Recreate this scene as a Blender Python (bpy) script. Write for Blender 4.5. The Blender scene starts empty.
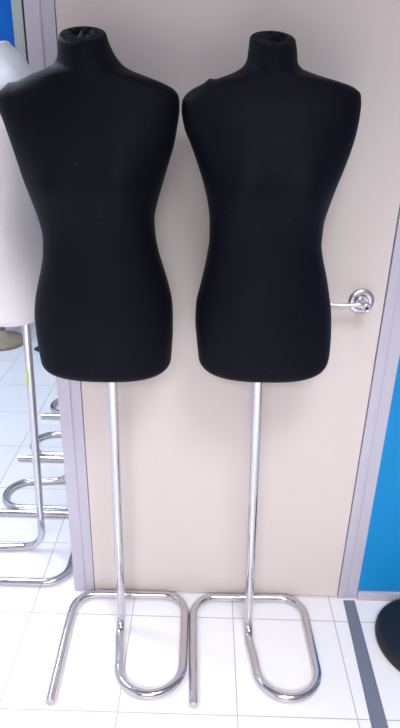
import bpy, bmesh, math, random
from mathutils import Vector, Matrix, noise
S = bpy.context.scene
C = bpy.context.collection
PI = math.pi
random.seed(4)

# ------------------------------------------------------------ camera
cam = bpy.data.cameras.new('camera'); co = bpy.data.objects.new('camera', cam); C.objects.link(co)
r = Vector((0.9996177, 0.01535272, 0.02299466)); d = Vector((0.02727338, -0.41092349, -0.91126179)); f = Vector((-0.0045413, 0.91154055, -0.41118511))
m = Matrix((r, -d, -f)).transposed().to_4x4(); m.translation = Vector((0, -1.5043, 1.55))
co.matrix_world = m
cam.sensor_fit = 'VERTICAL'; cam.sensor_height = 24; cam.lens = 24 * 580.36 / 728
cam.clip_start = 0.05
S.camera = co
# ------------------------------------------------------------ world, exposure
S.view_settings.view_transform = 'Standard'; S.view_settings.look = 'None'
S.view_settings.gamma = 1; S.view_settings.use_curve_mapping = False
S.view_settings.exposure = 0.08
w = bpy.data.worlds.new('world'); S.world = w; w.use_nodes = True
w.node_tree.nodes['Background'].inputs[0].default_value = (0.80, 0.86, 1, 1)
w.node_tree.nodes['Background'].inputs[1].default_value = 0.5

# unseen ceiling lights, all but the first added as fill: (x, y, size x, size y, watts, colour)
CEIL = 2.6
LIGHTS = [(0.40, -1.45, 0.6, 0.6, 17, (0.86, 0.93, 1.0)),
          (-0.3, -3.3, 1.2, 0.6, 122, (1.0, 0.91, 0.89)),  # added to brighten the lower door
          (-1.50, 0.35, 0.6, 0.6, 26, (0.72, 0.86, 1.0)),  # added cool fill for the white forms
          (-1.55, 1.8, 0.6, 0.6, 18, (0.62, 0.80, 1.0))]  # added cool fill for the far area
for i, (x, y, sx, sy, pw, col) in enumerate(LIGHTS):
    L = bpy.data.lights.new('unseen_panel_light', 'AREA'); L.shape = 'RECTANGLE'; L.size = sx; L.size_y = sy
    L.energy = pw; L.color = col
    if y < 0: L.spread = math.radians((122, 144)[i])      # beam narrowed to keep the upper door darker
    o = bpy.data.objects.new('unseen_panel_light', L); C.objects.link(o); o.location = (x, y, CEIL - 0.035)

# ------------------------------------------------------------ materials
def mat(name, col, rough=0.5, metal=0.0, spec=0.5, noise_amt=0.0, noise_scale=20, bump=0.0, bump_scale=200, sheen=0.0, stretch=None):
    M = bpy.data.materials.new(name); M.use_nodes = True
    nt = M.node_tree; b = nt.nodes['Principled BSDF']
    b.inputs['Base Color'].default_value = (*col, 1); b.inputs['Roughness'].default_value = rough
    b.inputs['Metallic'].default_value = metal; b.inputs['Specular IOR Level'].default_value = spec
    if sheen:
        b.inputs['Sheen Weight'].default_value = sheen; b.inputs['Sheen Roughness'].default_value = 0.45
    tc = nt.nodes.new('ShaderNodeTexCoord'); vec = tc.outputs['Object']
    if stretch:
        mp = nt.nodes.new('ShaderNodeMapping'); mp.inputs['Scale'].default_value = stretch
        nt.links.new(vec, mp.inputs[0]); vec = mp.outputs[0]
    if noise_amt:
        n = nt.nodes.new('ShaderNodeTexNoise'); n.inputs['Scale'].default_value = noise_scale; n.inputs['Detail'].default_value = 4
        nt.links.new(vec, n.inputs['Vector'])
        mx = nt.nodes.new('ShaderNodeMix'); mx.data_type = 'RGBA'
        mx.inputs['A'].default_value = (*[c * (1 - noise_amt) for c in col], 1)
        mx.inputs['B'].default_value = (*[min(1, c * (1 + noise_amt)) for c in col], 1)
        nt.links.new(n.outputs['Fac'], mx.inputs['Factor']); nt.links.new(mx.outputs['Result'], b.inputs['Base Color'])
    if bump:
        n = nt.nodes.new('ShaderNodeTexNoise'); n.inputs['Scale'].default_value = bump_scale; n.inputs['Detail'].default_value = 3
        nt.links.new(vec, n.inputs['Vector'])
        bp = nt.nodes.new('ShaderNodeBump'); bp.inputs['Strength'].default_value = bump; bp.inputs['Distance'].default_value = 0.002
        nt.links.new(n.outputs['Fac'], bp.inputs['Height']); nt.links.new(bp.outputs[0], b.inputs['Normal'])
    return M

def tile_mat():
    M = bpy.data.materials.new('floor_tiles'); M.use_nodes = True
    nt = M.node_tree; b = nt.nodes['Principled BSDF']; N = nt.nodes.new; K = nt.links.new
    tc = N('ShaderNodeTexCoord'); sp = N('ShaderNodeSeparateXYZ'); K(tc.outputs['Object'], sp.inputs[0])
    def math_(op, a, bb=None):
        n = N('ShaderNodeMath'); n.operation = op
        for i, v in enumerate((a, bb)):
            if v is None: continue
            if isinstance(v, (int, float)): n.inputs[i].default_value = v
            else: K(v, n.inputs[i])
        return n.outputs[0]
    T = 0.3335
    def line(out, off):
        q = math_('DIVIDE', math_('SUBTRACT', out, off), T)
        fr = math_('FRACT', q)
        dist = math_('MINIMUM', fr, math_('SUBTRACT', 1.0, fr))
        return dist, math_('FLOOR', q)
    dx, ix = line(sp.outputs[0], -0.5437); dy, iy = line(sp.outputs[1], -0.1013)
    dm = math_('MINIMUM', dx, dy)
    g = N('ShaderNodeMapRange'); g.inputs['From Min'].default_value = 0.0028; g.inputs['From Max'].default_value = 0.0058
    K(dm, g.inputs['Value'])
    cb = N('ShaderNodeCombineXYZ'); K(ix, cb.inputs[0]); K(iy, cb.inputs[1])
    wn = N('ShaderNodeTexWhiteNoise'); wn.noise_dimensions = '3D'; K(cb.outputs[0], wn.inputs['Vector'])
    n1 = N('ShaderNodeTexNoise'); n1.inputs['Scale'].default_value = 7; n1.inputs['Detail'].default_value = 5; K(tc.outputs['Object'], n1.inputs['Vector'])
    v = math_('ADD', math_('MULTIPLY', wn.outputs['Value'], 0.35), math_('MULTIPLY', n1.outputs['Fac'], 0.65))
    m1 = N('ShaderNodeMix'); m1.data_type = 'RGBA'; m1.inputs['A'].default_value = (0.76, 0.755, 0.79, 1); m1.inputs['B'].default_value = (0.85, 0.845, 0.87, 1)
    K(v, m1.inputs['Factor'])
    m2 = N('ShaderNodeMix'); m2.data_type = 'RGBA'; m2.inputs['A'].default_value = (0.40, 0.40, 0.45, 1)
    K(g.outputs[0], m2.inputs['Factor']); K(m1.outputs['Result'], m2.inputs['B'])
    K(m2.outputs['Result'], b.inputs['Base Color'])
    b.inputs['Roughness'].default_value = 0.28
    bp = N('ShaderNodeBump'); bp.inputs['Strength'].default_value = 0.35; bp.inputs['Distance'].default_value = 0.002
    K(g.outputs[0], bp.inputs['Height']); K(bp.outputs[0], b.inputs['Normal'])
    return M

def fabric_mat(name, col, speck, rough=0.55, sheen=0.015, sheen_tint=(0.5, 0.6, 0.9)):
    """fine stretch jersey with a sparse scatter of lint"""
    M = mat(name, col, rough=rough, spec=0.07, sheen=sheen)
    nt = M.node_tree; b = nt.nodes['Principled BSDF']; N = nt.nodes.new; K = nt.links.new
    b.inputs['Sheen Tint'].default_value = (*sheen_tint, 1)
    tc = N('ShaderNodeTexCoord')
    mp = N('ShaderNodeMapping'); mp.inputs['Scale'].default_value = (1, 1, 0.35); K(tc.outputs['Object'], mp.inputs[0])
    n = N('ShaderNodeTexNoise'); n.inputs['Scale'].default_value = 700; K(mp.outputs[0], n.inputs['Vector'])
    bp = N('ShaderNodeBump'); bp.inputs['Strength'].default_value = 0.25; bp.inputs['Distance'].default_value = 0.001
    K(n.outputs['Fac'], bp.inputs['Height']); K(bp.outputs[0], b.inputs['Normal'])
    if speck:
        v = N('ShaderNodeTexVoronoi'); v.inputs['Scale'].default_value = 30; K(tc.outputs['Object'], v.inputs['Vector'])
        lt = N('ShaderNodeMath'); lt.operation = 'LESS_THAN'; lt.inputs[1].default_value = 0.04; K(v.outputs['Distance'], lt.inputs[0])
        sc = N('ShaderNodeSeparateColor'); K(v.outputs['Color'], sc.inputs[0])
        l2 = N('ShaderNodeMath'); l2.operation = 'LESS_THAN'; l2.inputs[1].default_value = 0.4; K(sc.outputs[0], l2.inputs[0])
        mu = N('ShaderNodeMath'); mu.operation = 'MULTIPLY'; K(lt.outputs[0], mu.inputs[0]); K(l2.outputs[0], mu.inputs[1])
        mx = N('ShaderNodeMix'); mx.data_type = 'RGBA'; mx.inputs['A'].default_value = (*col, 1); mx.inputs['B'].default_value = (*speck, 1)
        K(mu.outputs[0], mx.inputs['Factor']); K(mx.outputs['Result'], b.inputs['Base Color'])
    return M

M_FLOOR = tile_mat()
M_DOOR = mat('door_laminate', (0.645, 0.585, 0.565), rough=0.5, spec=0.3, noise_amt=0.03, noise_scale=160, bump=0.05, bump_scale=400)
M_CASE = mat('grey_casing', (0.50, 0.48, 0.57), rough=0.42, metal=0.1, noise_amt=0.04, noise_scale=60, stretch=(1, 1, 0.05))
M_WALL = mat('white_paint', (0.72, 0.72, 0.72), rough=0.8, noise_amt=0.03, noise_scale=8)
M_REAR = mat('grey_rear_paint', (0.30, 0.30, 0.31), rough=0.8)
M_CEIL = mat('ceiling_paint', (0.42, 0.43, 0.46), rough=0.9)
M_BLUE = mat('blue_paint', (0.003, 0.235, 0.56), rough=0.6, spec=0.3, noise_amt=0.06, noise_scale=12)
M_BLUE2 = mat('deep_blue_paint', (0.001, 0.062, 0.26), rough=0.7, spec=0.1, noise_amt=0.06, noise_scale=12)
M_DARK = mat('dark_gap', (0.03, 0.03, 0.035), rough=0.9)
M_CHROME = mat('chrome', (0.62, 0.60, 0.63), rough=0.16, metal=1.0, noise_amt=0.05, noise_scale=40, bump=0.04, bump_scale=25)
M_CHROME_END = mat('tube_plug', (0.55, 0.55, 0.55), rough=0.5, metal=0.6)
M_SATIN = mat('satin_nickel', (0.62, 0.60, 0.66), rough=0.33, metal=1.0)
M_BLACK = fabric_mat('black_jersey', (0.0030, 0.0034, 0.0070), (0.09, 0.09, 0.11))
M_WHITE = fabric_mat('white_jersey', (0.78, 0.76, 0.78), None, sheen=0.0)
M_STRIP = mat('grey_floor_strip', (0.15, 0.165, 0.22), rough=0.55, noise_amt=0.12, noise_scale=300)
M_DISC = mat('black_enamel', (0.006, 0.008, 0.014), rough=0.45, noise_amt=0.3, noise_scale=30)
M_WOOD = mat('turned_wood', (0.30, 0.24, 0.18), rough=0.5, noise_amt=0.35, noise_scale=14, stretch=(1, 1, 0.3))
M_GREEN = mat('green_sticker', (0.50, 0.72, 0.05), rough=0.5)
M_PROFILE = mat('green_grey_profile', (0.175, 0.18, 0.16), rough=0.5)
M_LAMP = bpy.data.materials.new('lamp_diffuser'); M_LAMP.use_nodes = True
_b = M_LAMP.node_tree.nodes['Principled BSDF']; _b.inputs['Emission Color'].default_value = (1, 0.97, 1, 1); _b.inputs['Emission Strength'].default_value = 5

# ------------------------------------------------------------ helpers
def obj(name, bm, mt, parent=None, smooth=False, kind=None):
    me = bpy.data.meshes.new(name); bmesh.ops.recalc_face_normals(bm, faces=bm.faces); bm.to_mesh(me); bm.free()
    if smooth:
        for p in me.polygons: p.use_smooth = True
        caps = {tuple(sorted(k)) for p in me.polygons if len(p.vertices) > 6 for k in p.edge_keys}
        for e in me.edges:
            if tuple(sorted(e.vertices)) in caps: e.use_edge_sharp = True
    me.materials.append(mt)
    o = bpy.data.objects.new(name, me); C.objects.link(o)
    if parent: o.parent = parent
    if kind: o['kind'] = kind
    return o

def box(x0, x1, y0, y1, z0, z1, bev=0.0, bm=None, seg=2):
    b2 = bmesh.new()
    g = bmesh.ops.create_cube(b2, size=1)
    for v in b2.verts:
        v.co = Vector(((x0 + x1) / 2 + v.co.x * (x1 - x0), (y0 + y1) / 2 + v.co.y * (y1 - y0), (z0 + z1) / 2 + v.co.z * (z1 - z0)))
    if bev: bmesh.ops.bevel(b2, geom=b2.edges[:], offset=bev, segments=seg, affect='EDGES', profile=0.6)
    if bm is None: return b2
    me = bpy.data.meshes.new('t'); b2.to_mesh(me); b2.free(); bm.from_mesh(me); bpy.data.meshes.remove(me)
    return bm

def sweep(pts, rad, n=20, bm=None, cap=True, flat=None):
    """round tube along a list of points (parallel transport); rad may be a list"""
    bm = bm or bmesh.new()
    P = [Vector(p) for p in pts]; k = len(P)
    T = [(P[min(i + 1, k - 1)] - P[max(i - 1, 0)]).normalized() for i in range(k)]
    u = T[0].orthogonal().normalized(); rings = []
    for i in range(k):
        if i:
            ax = T[i - 1].cross(T[i])
            if ax.length > 1e-7: u = Matrix.Rotation(T[i - 1].angle(T[i]), 3, ax.normalized()) @ u
        u = (u - T[i] * u.dot(T[i])).normalized(); v = T[i].cross(u)
        rr = rad[i] if isinstance(rad, (list, tuple)) else rad
        rings.append([bm.verts.new(P[i] + rr * (math.cos(2 * PI * j / n) * u + math.sin(2 * PI * j / n) * v)) for j in range(n)])
    for a, b in zip(rings, rings[1:]):
        for j in range(n): bm.faces.new((a[j], a[(j + 1) % n], b[(j + 1) % n], b[j]))
    if cap:
        bm.faces.new(rings[0][::-1]); bm.faces.new(rings[-1])
    return bm

def lathe(prof, n=48, center=(0, 0, 0), bm=None, axis='z'):
    bm = bm or bmesh.new(); c = Vector(center); rings = []
    def put(rr, z, a):
        p = Vector((rr * math.cos(a), rr * math.sin(a), z))
        if axis == 'y': p = Vector((p.x, -p.z, p.y))       # z along -y (towards the room)
        return bm.verts.new(c + p)
    for rr, z in prof: rings.append([put(max(rr, 1e-5), z, 2 * PI * j / n) for j in range(n)])
    for a, b in zip(rings, rings[1:]):
        for j in range(n): bm.faces.new((a[j], a[(j + 1) % n], b[(j + 1) % n], b[j]))
    bmesh.ops.remove_doubles(bm, verts=bm.verts, dist=5e-5)
    es = [e for e in bm.edges if e.is_boundary]
    if es: bmesh.ops.holes_fill(bm, edges=es, sides=0)
    return bm

def arc(cx, cy, rad, a0, a1, n=12, z=0.0):
    return [(cx + rad * math.cos(math.radians(a0 + (a1 - a0) * i / n)), cy + rad * math.sin(math.radians(a0 + (a1 - a0) * i / n)), z) for i in range(n + 1)]

def thing(name, label, cat, loc=(0, 0, 0), rz=0, group=None):
    o = bpy.data.objects.new(name, None); C.objects.link(o); o.empty_display_size = 0.1
    o.location = loc; o.rotation_euler = (0, 0, rz); o['label'] = label; o['category'] = cat
    if group: o['group'] = group
    return o
def tag(o, label, cat, group=None):
    o['label'] = label; o['category'] = cat
    if group: o['group'] = group
    return o
def struct(name, bm, mt, smooth=False, parent=None): return obj(name, bm, mt, smooth=smooth, parent=parent, kind='structure')

def interp(xs, ys, x):
    """monotone cubic interpolation"""
    if x <= xs[0]: return ys[0]
    if x >= xs[-1]: return ys[-1]
    n = len(xs)
    dd = [(ys[i + 1] - ys[i]) / (xs[i + 1] - xs[i]) for i in range(n - 1)]
    i = max(k for k in range(n - 1) if xs[k] <= x)
    def mm(k):
        if k == 0: return dd[0]
        if k == n - 1: return dd[-1]
        if dd[k - 1] * dd[k] <= 0: return 0
        return 2 * dd[k - 1] * dd[k] / (dd[k - 1] + dd[k])
    h = xs[i + 1] - xs[i]; t = (x - xs[i]) / h
    return (2*t**3 - 3*t*t + 1) * ys[i] + (t**3 - 2*t*t + t) * h * mm(i) + (-2*t**3 + 3*t*t) * ys[i + 1] + (t**3 - t*t) * h * mm(i + 1)

# ------------------------------------------------------------ the setting
XL, XR, YF, YB = -2.6, 1.9, -4.6, 2.65
DL, DR = -0.3507, 0.4853          # door leaf edges
struct('floor', box(XL - .1, XR + .1, YF - .1, YB + .1, -0.05, 0), M_FLOOR)
struct('ceiling', box(XL - .1, XR + .1, YF - .1, YB + .1, CEIL, CEIL + .05), M_CEIL)
struct('wall_left', box(XL - .1, XL, YF, YB, 0, CEIL), M_WALL)
struct('wall_right', box(XR, XR + .1, YF, 0, 0, CEIL), M_REAR)
struct('wall_rear', box(XL, XR, YF - .1, YF, 0, CEIL), M_REAR)
# partition that holds the door: core, then blue field right of the casing
DOORTOP = 2.06
bm = box(0.552, 1.05, 0.0, 0.07, 0.0, CEIL)
box(-0.415, 0.552, 0.0, 0.07, DOORTOP + .07, CEIL, bm=bm)
struct('wall_front', bm, M_BLUE)
struct('wall_front_right', box(1.05, XR, -.006, 0.07, 0, CEIL), M_WALL)
struct('wall_inner', box(-0.415, XR, 0.075, 0.135, 0, CEIL), M_WALL)
# grey bottom rail below the blue field
struct('baseboard_front', box(0.553, 1.05, -0.010, 0.0, 0.0, 0.036, .002), M_CASE)
# casing: outer strip and inner strip with a groove between
def casing(x0, x1, x2, z1=DOORTOP + 0.068):
    bm = box(x0, x1 - 0.0012, -0.005, 0.07, 0.0, z1, 0.003)
    box(x1 + 0.0012, x2, -0.003, 0.07, 0.0, z1, 0.002, bm=bm)
    box(x1 - 0.0012, x1 + 0.0012, -0.0015, 0.06, 0.0, z1, bm=bm)
    return bm
struct('trim_1', casing(-0.4205, -0.382, -0.3520), M_CASE)
struct('trim_2', casing(0.4875, 0.517, 0.552), M_CASE)
struct('trim_3', box(-0.354, 0.4885, -0.010, 0.07, DOORTOP + .003, DOORTOP + .068, .002), M_CASE)
struct('trim_4', box(-0.354, 0.4885, 0.036, 0.07, 0.0, DOORTOP + .003), M_CASE)
# door leaf
door = struct('door_1', box(DL, DR, 0.0, 0.035, 0.006, DOORTOP, 0.0015), M_DOOR)
hx, hz = 0.4225, 1.071
dh = obj('door_handle', sweep([(hx, 0.0, hz), (hx, -.02, hz), (hx, -.040, hz), (hx - .0005, -.052, hz)], [.0105, .0095, .011, .0135], n=24), M_SATIN, door, smooth=True)
ro = obj('rosette', lathe([(0, 0), (.0345, 0), (.0350, .003), (.0330, .0065), (.027, .0085), (.0195, .0095), (.0185, .007), (.012, .007), (0, .007)], center=(hx, 0, hz), axis='y'), M_SATIN, dh, smooth=True)
lv = [(hx + .0, -.053, hz + .001), (hx - .018, -.056, hz + .0065), (hx - .038, -.057, hz + .0065), (hx - .06, -.056, hz + .005), (hx - .085, -.054, hz + .005), (hx - .11, -.051, hz + .009), (hx - .128, -.049, hz + .013)]
def cr(P, s=6):
    P = [Vector(p) for p in P]; out = []
    for i in range(len(P) - 1):
        a, b, c, e = P[max(i - 1, 0)], P[i], P[i + 1], P[min(i + 2, len(P) - 1)]
        for k in range(s):
            t = k / s
            out.append(0.5 * (2*b + (c - a)*t + (2*a - 5*b + 4*c - e)*t*t + (3*b - a - 3*c + e)*t**3))
    return out + [P[-1]]
lp = cr(lv)
obj('lever', sweep(lp, [.0115 - .0070 * min(1, i / 14) for i in range(len(lp))], n=20), M_SATIN, dh, smooth=True)
kn = obj('lock_knob', lathe([(0, 0), (.0125, 0), (.0140, .006), (.0135, .014), (.0115, .018), (.0075, .0185), (.0068, .0165), (0, .0165)], center=(hx, -.046, hz), axis='y'), M_SATIN, dh, smooth=True)
obj('keyhole', lathe([(0, 0), (.0042, 0), (.0042, .0022), (0, .0022)], center=(hx, -.0620, hz), axis='y'), M_DARK, dh)
# wall at the far end of the shop: blue with a grey vertical profile
PX = -1.19
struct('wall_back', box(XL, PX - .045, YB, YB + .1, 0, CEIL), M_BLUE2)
struct('wall_back_side', box(PX + .045, XR, YB, YB + .1, 0, CEIL), M_WALL)
bm = box(PX - .045, PX + .02, YB - .02, YB + .1, 0, CEIL, .003); 
struct('trim_5', bm, M_PROFILE)
struct('trim_6', box(PX + .02, PX + .045, YB - .005, YB + .1, 0, CEIL), M_DARK)
struct('baseboard_back', box(XL, PX - .045, YB - .012, YB, 0, 0.09, .003), M_CASE)
# flat grey strip let into the floor
bm = bmesh.new()
Q = [(0.505, -0.012), (0.544, -0.012), (0.5355, -0.46), (0.556 - .030, -1.0), (0.484, -1.0), (0.4895, -0.46)]
lo = [bm.verts.new((x, y, 0.0)) for x, y in Q]; hi = [bm.verts.new((x, y, 0.0018)) for x, y in Q]
bm.faces.new(hi); bm.faces.new(lo[::-1])
for i in range(6): bm.faces.new((lo[i], lo[(i + 1) % 6], hi[(i + 1) % 6], hi[i]))
tag(obj('floor_strip', bm, M_STRIP), 'flat grey strip running across the white floor tiles from the right door casing', 'floor strip')

# housings modelled around the unseen and added lights
PL = ['square ceiling light panel above the two black dress forms', 'unseen added light panel behind the camera on the left',
      'unseen added light panel above the row of white dress forms', 'unseen added light panel near the far blue wall']
for i, (x, y, sx, sy, pw, col) in enumerate(LIGHTS):
    t = thing('unseen_ceiling_light', PL[i], 'ceiling light', (x, y, CEIL))
    bm = bmesh.new(); e = .02
    for a in ((-sx/2-e, sx/2+e, -sy/2-e, -sy/2), (-sx/2-e, sx/2+e, sy/2, sy/2+e), (-sx/2-e, -sx/2, -sy/2, sy/2), (sx/2, sx/2+e, -sy/2, sy/2)):
        box(*a, -.04, 0, bm=bm)
    obj('frame', bm, M_WALL, t)
    obj('diffuser', box(-sx/2, sx/2, -sy/2, sy/2, -.02, -.008), M_LAMP, t)

# ------------------------------------------------------------ dress forms
# silhouettes: height, left edge, right edge (metres, relative to the pole)
SIL_L = [(.911,-.404,-.092),(.95,-.409,-.081),(.985,-.412,-.079),(1.02,-.414,-.077),(1.06,-.415,-.077),(1.1,-.411,-.079),(1.14,-.402,-.087),(1.18,-.391,-.098),(1.22,-.383,-.110),(1.26,-.3805,-.118),(1.30,-.386,-.1205),(1.34,-.397,-.113),(1.38,-.409,-.101),(1.42,-.4195,-.089),(1.46,-.430,-.0765),(1.5,-.4405,-.069),(1.535,-.450,-.0645),(1.550,-.4515,-.0645),(1.562,-.443,-.067),(1.573,-.422,-.076),(1.585,-.396,-.101),(1.597,-.369,-.136),(1.608,-.341,-.169),(1.618,-.324,-.186),(1.632,-.3165,-.199),(1.65,-.313,-.208),(1.675,-.310,-.2165)]
SIL_R = [(.911,.002,.297),(.95,-.010,.312),(.985,-.014,.317),(1.02,-.018,.316),(1.06,-.0215,.313),(1.1,-.0205,.308),(1.14,-.0125,.299),(1.18,-.004,.289),(1.22,.003,.277),(1.26,.0075,.269),(1.30,.007,.269),(1.34,.002,.276),(1.38,-.008,.286),(1.42,-.0215,.299),(1.46,-.037,.310),(1.5,-.054,.3175),(1.535,-.060,.320),(1.550,-.0590,.320),(1.562,-.053,.3185),(1.573,-.040,.316),(1.585,-.015,.301),(1.597,.020,.262),(1.608,.050,.219),(1.618,.066,.189),(1.632,.0735,.178),(1.65,.0750,.175),(1.675,.0765,.168)]
ZF = [.911, .96, 1.02, 1.10, 1.18, 1.26, 1.33, 1.39, 1.45, 1.50, 1.54, 1.56, 1.58, 1.60, 1.62, 1.65, 1.68]
FR = [.108, .114, .117, .117, .108, .096, .098, .108, .104, .092, .076, .068, .063, .060, .058, .057, .055]
BK = [.104, .112, .117, .114, .093, .078, .082, .092, .098, .096, .084, .074, .064, .054, .047, .042, .040]
EX = [2.5, 2.5, 2.45, 2.35, 2.25, 2.15, 2.2, 2.3, 2.4, 2.6, 2.7, 2.6, 2.4, 2.15, 2.0, 2.0, 2.0]

def torso_meshes(sil, px, mt, parent, dz=0.0, seed=0, dyl=0.0, dimp=0.5, zb=.920, rim=.030, BK=BK, nub=None):
    zs = [s[0] for s in sil]; xl = [s[1] - px for s in sil]; xr = [s[2] - px for s in sil]
    NA = 96; bm = bmesh.new(); rings = []
    def ring(z, inset=0.0, zz=None, neck=False):
        a0, a1 = interp(zs, xl, z), interp(zs, xr, z)
        cx = (a0 + a1) / 2; ax = (a1 - a0) / 2 - inset
        fr = interp(ZF, FR, z) - inset; bk = interp(ZF, BK, z) - inset; ex = interp(ZF, EX, z)
        tilt = 0.42 * min(1, max(0, (z - 1.595) / .05))
        vs = []
        for j in range(NA):
            t = 2 * PI * j / NA; c, s = math.cos(t), math.sin(t)
            x = ax * math.copysign(abs(c) ** (2 / ex), c)
            yy = math.copysign(abs(s) ** (2 / ex), s)
            y = yy * (bk if s > 0 else fr)
            if s < 0:                                   # bust, belly
                for sx in (-1, 1):
                    y -= .026 * math.exp(-((x - sx * .072) ** 2 + (z - 1.375) ** 2 * .8) / (2 * .040 ** 2)) * min(1, -s * 2)
                y -= .008 * math.exp(-(x * x / .006 + (z - 1.08) ** 2 / .004)) * min(1, -s * 2)
            else:                                       # hollow of the back
                y -= .010 * math.exp(-(x * x / .0004 + (z - 1.3) ** 2 / .02)) * min(1, s * 2)
            y0 = -.010 if z > 1.6 else -.010 * max(0, (z - 1.5) / .1)
            zw = (z if zz is None else zz) + tilt * (y)
            vs.append(bm.verts.new((cx + x, y + y0 + dyl * (z - .9), zw + dz)))
        rings.append(vs); return cx, y0
    ring(zb, .080, zb - .004); ring(zb, .045, zb - .003); ring(zb, rim + .006, zb - .001)
    for k in range(1, 8):                               # rounded lower rim
        a = k / 8 * PI / 2
        ring(zb + rim * (1 - math.cos(a)), rim * (1 - math.sin(a)))
    z = zb + rim
    while z < 1.6655:
        ring(z); z += .010 if z < 1.5 else .0045
    zt = 1.6665
    for k in range(1, 6):
        a = k / 5 * PI / 2
        cx, y0 = ring(zt + .0001, .010 * (1 - math.cos(a)), zt + .008 * math.sin(a))
    nr = len(rings)
    for a, b in zip(rings, rings[1:]):
        for j in range(NA): bm.faces.new((a[j], a[(j + 1) % NA], b[(j + 1) % NA], b[j]))
    c0 = bm.verts.new((sum(v.co.x for v in rings[0]) / NA, 0, zb - .004 + dz))
    for j in range(NA): bm.faces.new((rings[0][(j + 1) % NA], rings[0][j], c0))
    top = [v.co.copy() for v in rings[-1]]
    # gentle waves of the cloth round the neck
    for v in bm.verts:
        h = v.co.z - dz
        if h > 1.56:
            g = min(1, (h - 1.56) / .05)
            n = noise.noise(Vector((v.co.x * 28 + seed, v.co.y * 28, v.co.z * 16)))
            v.co += Vector((v.co.x - (cx), v.co.y, 0)).normalized() * n * .0016 * g
    if nub:                                             # small seam ridge on the left shoulder
        for v in bm.verts:
            if v.co.z > 1.52: v.co.z += .006 * math.exp(-((v.co.x - nub) / .007) ** 2 - ((v.co.y + .01) / .05) ** 2)
    to = obj('torso', bm, mt, parent, smooth=True)
    # gathered cloth closing the neck: folds radiate from an off-centre tuck
    bm = bmesh.new(); cen = sum(top, Vector()) / NA; prev = None
    off = Vector((.012 * dimp, .004, 0))
    K = 14
    for k in range(K + 1):
        t = k / K; row = []
        for j, p in enumerate(top):
            a = 2 * PI * j / NA
            q = p.lerp(cen + off, t * .97)
            fold = math.sin(a * 9 + seed + 2.5 * t) * .0011 * math.sin(PI * min(1, t * 1.1)) + math.sin(a * 4 + seed * 2) * .0010 * t * (1 - t) * 4
            dip = -.013 * math.exp(-((t - .62) / .2) ** 2) * (0.6 + .4 * math.cos(a - 1.1 - seed)) + .006 * math.exp(-((t - 1) / .18) ** 2)
            q.z += fold + dip + .003 * math.sin(PI * t)
            row.append(bm.verts.new(q))
        if prev:
            for j in range(NA): bm.faces.new((prev[j], prev[(j + 1) % NA], row[(j + 1) % NA], row[j]))
        prev = row
    bm.faces.new(prev)
    obj('neck_cap', bm, mt, parent, smooth=True)
    # seam ridge over the shoulder cap (sits on the left shoulder, as in the photo)
    return to

TR = .0132
def stand(parent, lean=(0, 0), zt=.96, wl=-.17, wr=.207, end=-.275, yb=.12, ub=-.245, tip=0.0, uc=.012, R_=.055):
    """one bent chrome tube: pole comes down, runs forward, loops back round and out to an open end"""
    pts = [(lean[0], lean[1], zt), (lean[0] * .5, lean[1] * .5, zt / 2 + R_), (0, 0, TR + R_ + .02)]
    k0, k1 = Vector(pts[0]), Vector(pts[2]); pts = [k0.lerp(k1, i / 40) for i in range(41)]
    pole = obj('pole', sweep(pts, TR, n=24), M_CHROME, parent, smooth=True)
    p = [(0, 0, TR + R_ + .0199)]
    for i in range(9):
        a = i / 8 * PI / 2
        p.append((0, -R_ * (1 - math.cos(a)), TR + R_ * (1 - math.sin(a))))
    u = (wr - uc) / 2; uy = ub + u
    p += [(uc * .25, -R_ - .02, TR), (uc * .7, uy + .04, TR)]
    p += [(x, y, TR) for x, y, _ in arc(uc + u, uy, u, 180, 360, 24)]
    p += [(wr, uy + .03, TR)] 
    c = .075
    p += [(x, y, TR) for x, y, _ in arc(wr - c, yb - c, c, 0, 90, 12)]
    p += [(x, y, TR) for x, y, _ in arc(wl + c, yb - c, c, 90, 180, 12)]
    p += [(wl, -.05, TR), (wl + tip * .5, -.15, TR), (wl + tip, end + .0, TR)]
    q = [Vector(p[0])]
    for a in p[1:]:
        a = Vector(a); b0 = q[-1]; L = (a - b0).length
        if L > .002:
            k = max(1, int(L / .012))
            q += [b0.lerp(a, i / k) for i in range(1, k + 1)]
    b = obj('base_tube', sweep(q, TR, n=24), M_CHROME, parent, smooth=True)
    obj('end_plug', sweep([(wl + tip, end + .001, TR), (wl + tip, end - .002, TR)], [TR * .93, TR * .8], n=24), M_CHROME_END, b)
    return pole, b

G_B = 'black dress forms on chrome stands'; G_W = 'white dress forms lined up beyond the door casing'
fl = thing('dress_form', 'black fabric dress form left of the other, standing beside the left door casing', 'dress form', (-.238, -.145, 0), math.radians(.3), G_B)
torso_meshes(SIL_L, -.238, M_BLACK, fl, seed=1.3, dimp=.2, zb=.9195, nub=-.182)
stand(fl, (.004, 0), tip=.006, wr=.202)
fr_ = thing('dress_form', 'black fabric dress form on the right, in front of the door handle', 'dress form', (.168, -.145, 0), math.radians(1.6), G_B)
torso_meshes(SIL_R, .168, M_BLACK, fr_, seed=4.1, dimp=.9, zb=.930, rim=.034, nub=-.172)
stand(fr_, (-.025, 0), wl=-.175, wr=.194, end=-.268)

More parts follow.
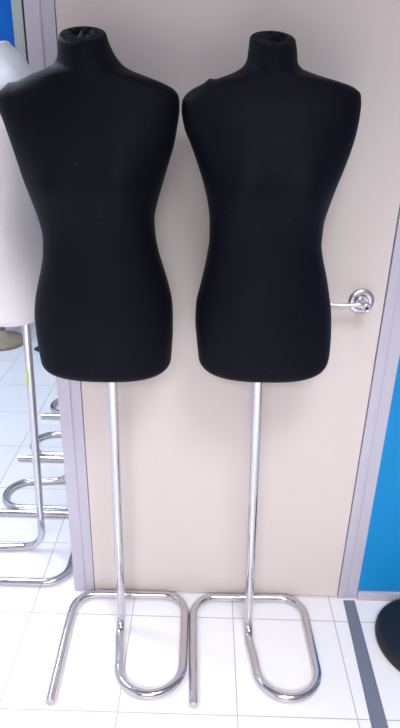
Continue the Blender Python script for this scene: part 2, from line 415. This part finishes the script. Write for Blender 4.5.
# white forms, seen from their side, facing left
YS = [.190, .612, 1.01, 1.405]
WL = ['white dress form nearest of its row, with a green sticker on its pole',
      'second white dress form of the row beyond the casing, counted from the nearest',
      'third white dress form of the row beyond the casing, counted from the nearest',
      'farthest white dress form of the row beyond the casing, only its small chrome loop showing']
BKW = BK[:9] + [.100, .094, .090, .088, .084, .072, .042, .018]
SIL_W = [(a, b + .244, c + .244) for a, b, c in SIL_L]
for i, y in enumerate(YS):
    t = thing('dress_form', WL[i], 'dress form', (-.578 + (0, .003, .008, .006)[i], y, 0), -PI / 2, G_W)
    torso_meshes(SIL_W, 0, M_WHITE, t, dz=.0 if i == 0 else -.06, seed=i * 2.0, dyl=(.045 if i == 0 else .0), zb=.948, BK=BKW)
    pole, b = stand(t, (0, .026 if i == 0 else .0), zt=.97, wl=(-.195 if i == 0 else -.166), wr=(.172 if i == 0 else .196), uc=.006 if i == 0 else .012, R_=.08 if i == 0 else .055)
    if i == 0:
        # small sticker wrapped on the pole's left flank (local +x faces the camera)
        bm = bmesh.new(); cols = []
        zs_ = [.698, .713, .728, .743, .758]
        wd = [(-62, -20), (-66, -5), (-64, -12), (-70, -8), (-60, -28)]
        for z_, (a0, a1) in zip(zs_, wd):
            cyl = .026 * z_ / .97
            row = []
            for k in range(6):
                a = math.radians(a0 + (a1 - a0) * k / 5)
                for _ in (0,): row.append(bm.verts.new(((TR + .0004) * math.cos(a), cyl + (TR + .0004) * math.sin(a), z_)))
            cols.append(row)
        for a, b_ in zip(cols, cols[1:]):
            for k in range(5): bm.faces.new((a[k], a[k + 1], b_[k + 1], b_[k]))
        st = obj('sticker', bm, M_GREEN, pole, smooth=True); st['label'] = 'torn yellow-green sticker'
        so = st.modifiers.new('s', 'SOLIDIFY'); so.thickness = .0004

# dress form on a turned wooden stand, far behind
wf = thing('wooden_stand_dress_form', 'dress form on a round turned wooden base near the far blue wall', 'dress form', (-1.395, 2.20, 0), 0.3)
obj('wooden_base', lathe([(0, 0), (.145, 0), (.157, .006), (.162, .016), (.157, .028), (.14, .036), (.10, .046), (.07, .058), (.045, .075), (.034, .10), (0, .10)]), M_WOOD, wf, smooth=True)
obj('wooden_pole', lathe([(0, .0995), (.034, .10), (.030, .13), (.030, .5), (.034, .52), (.030, .54), (.028, .96), (0, .96)]), M_WOOD, wf, smooth=True)
torso_meshes(SIL_W, 0, M_WHITE, wf, seed=9)

# black square pedestal foot peeking out behind the black form
bl = thing('black_pedestal', 'black low pedestal foot, tip peeking out behind the left black dress form', 'pedestal', (-.925, 2.11, 0), 0.12)
bm = bmesh.new()
rr = .215
for zz, s in ((0, 1), (.012, 1), (.05, .75), (.075, .2)):
    [bm.verts.new((rr * s * math.cos(a), rr * s * math.sin(a), zz)) for a in (0, PI / 2, PI, 3 * PI / 2)]
bm.verts.ensure_lookup_table()
for k in range(3):
    for j in range(4): bm.faces.new([bm.verts[k * 4 + j], bm.verts[k * 4 + (j + 1) % 4], bm.verts[k * 4 + 4 + (j + 1) % 4], bm.verts[k * 4 + 4 + j]])
bm.faces.new([bm.verts[j] for j in (3, 2, 1, 0)]); bm.faces.new([bm.verts[12 + j] for j in range(4)])
obj('foot_plate', bm, M_DISC, bl)
obj('column', lathe([(0, .07), (.025, .07), (.02, .1), (.02, .5), (.06, .52), (.06, .55), (0, .55)]), M_DISC, bl, smooth=True)

# black round base at the right edge
bd = thing('round_base_stand', 'thick round black base plate on the floor at the right edge', 'stand base', (.742, -.178, 0))
obj('base_plate', lathe([(0, .0), (.158, .0), (.165, .004), (.167, .012), (.1665, .022), (.161, .029), (.15, .032), (.05, .036), (0, .036)], n=96), M_DISC, bd, smooth=True)
obj('pole', lathe([(0, .035), (.02, .035), (.02, .05), (.0125, .055), (.0125, .9), (0, .9)]), M_CHROME, bd, smooth=True)
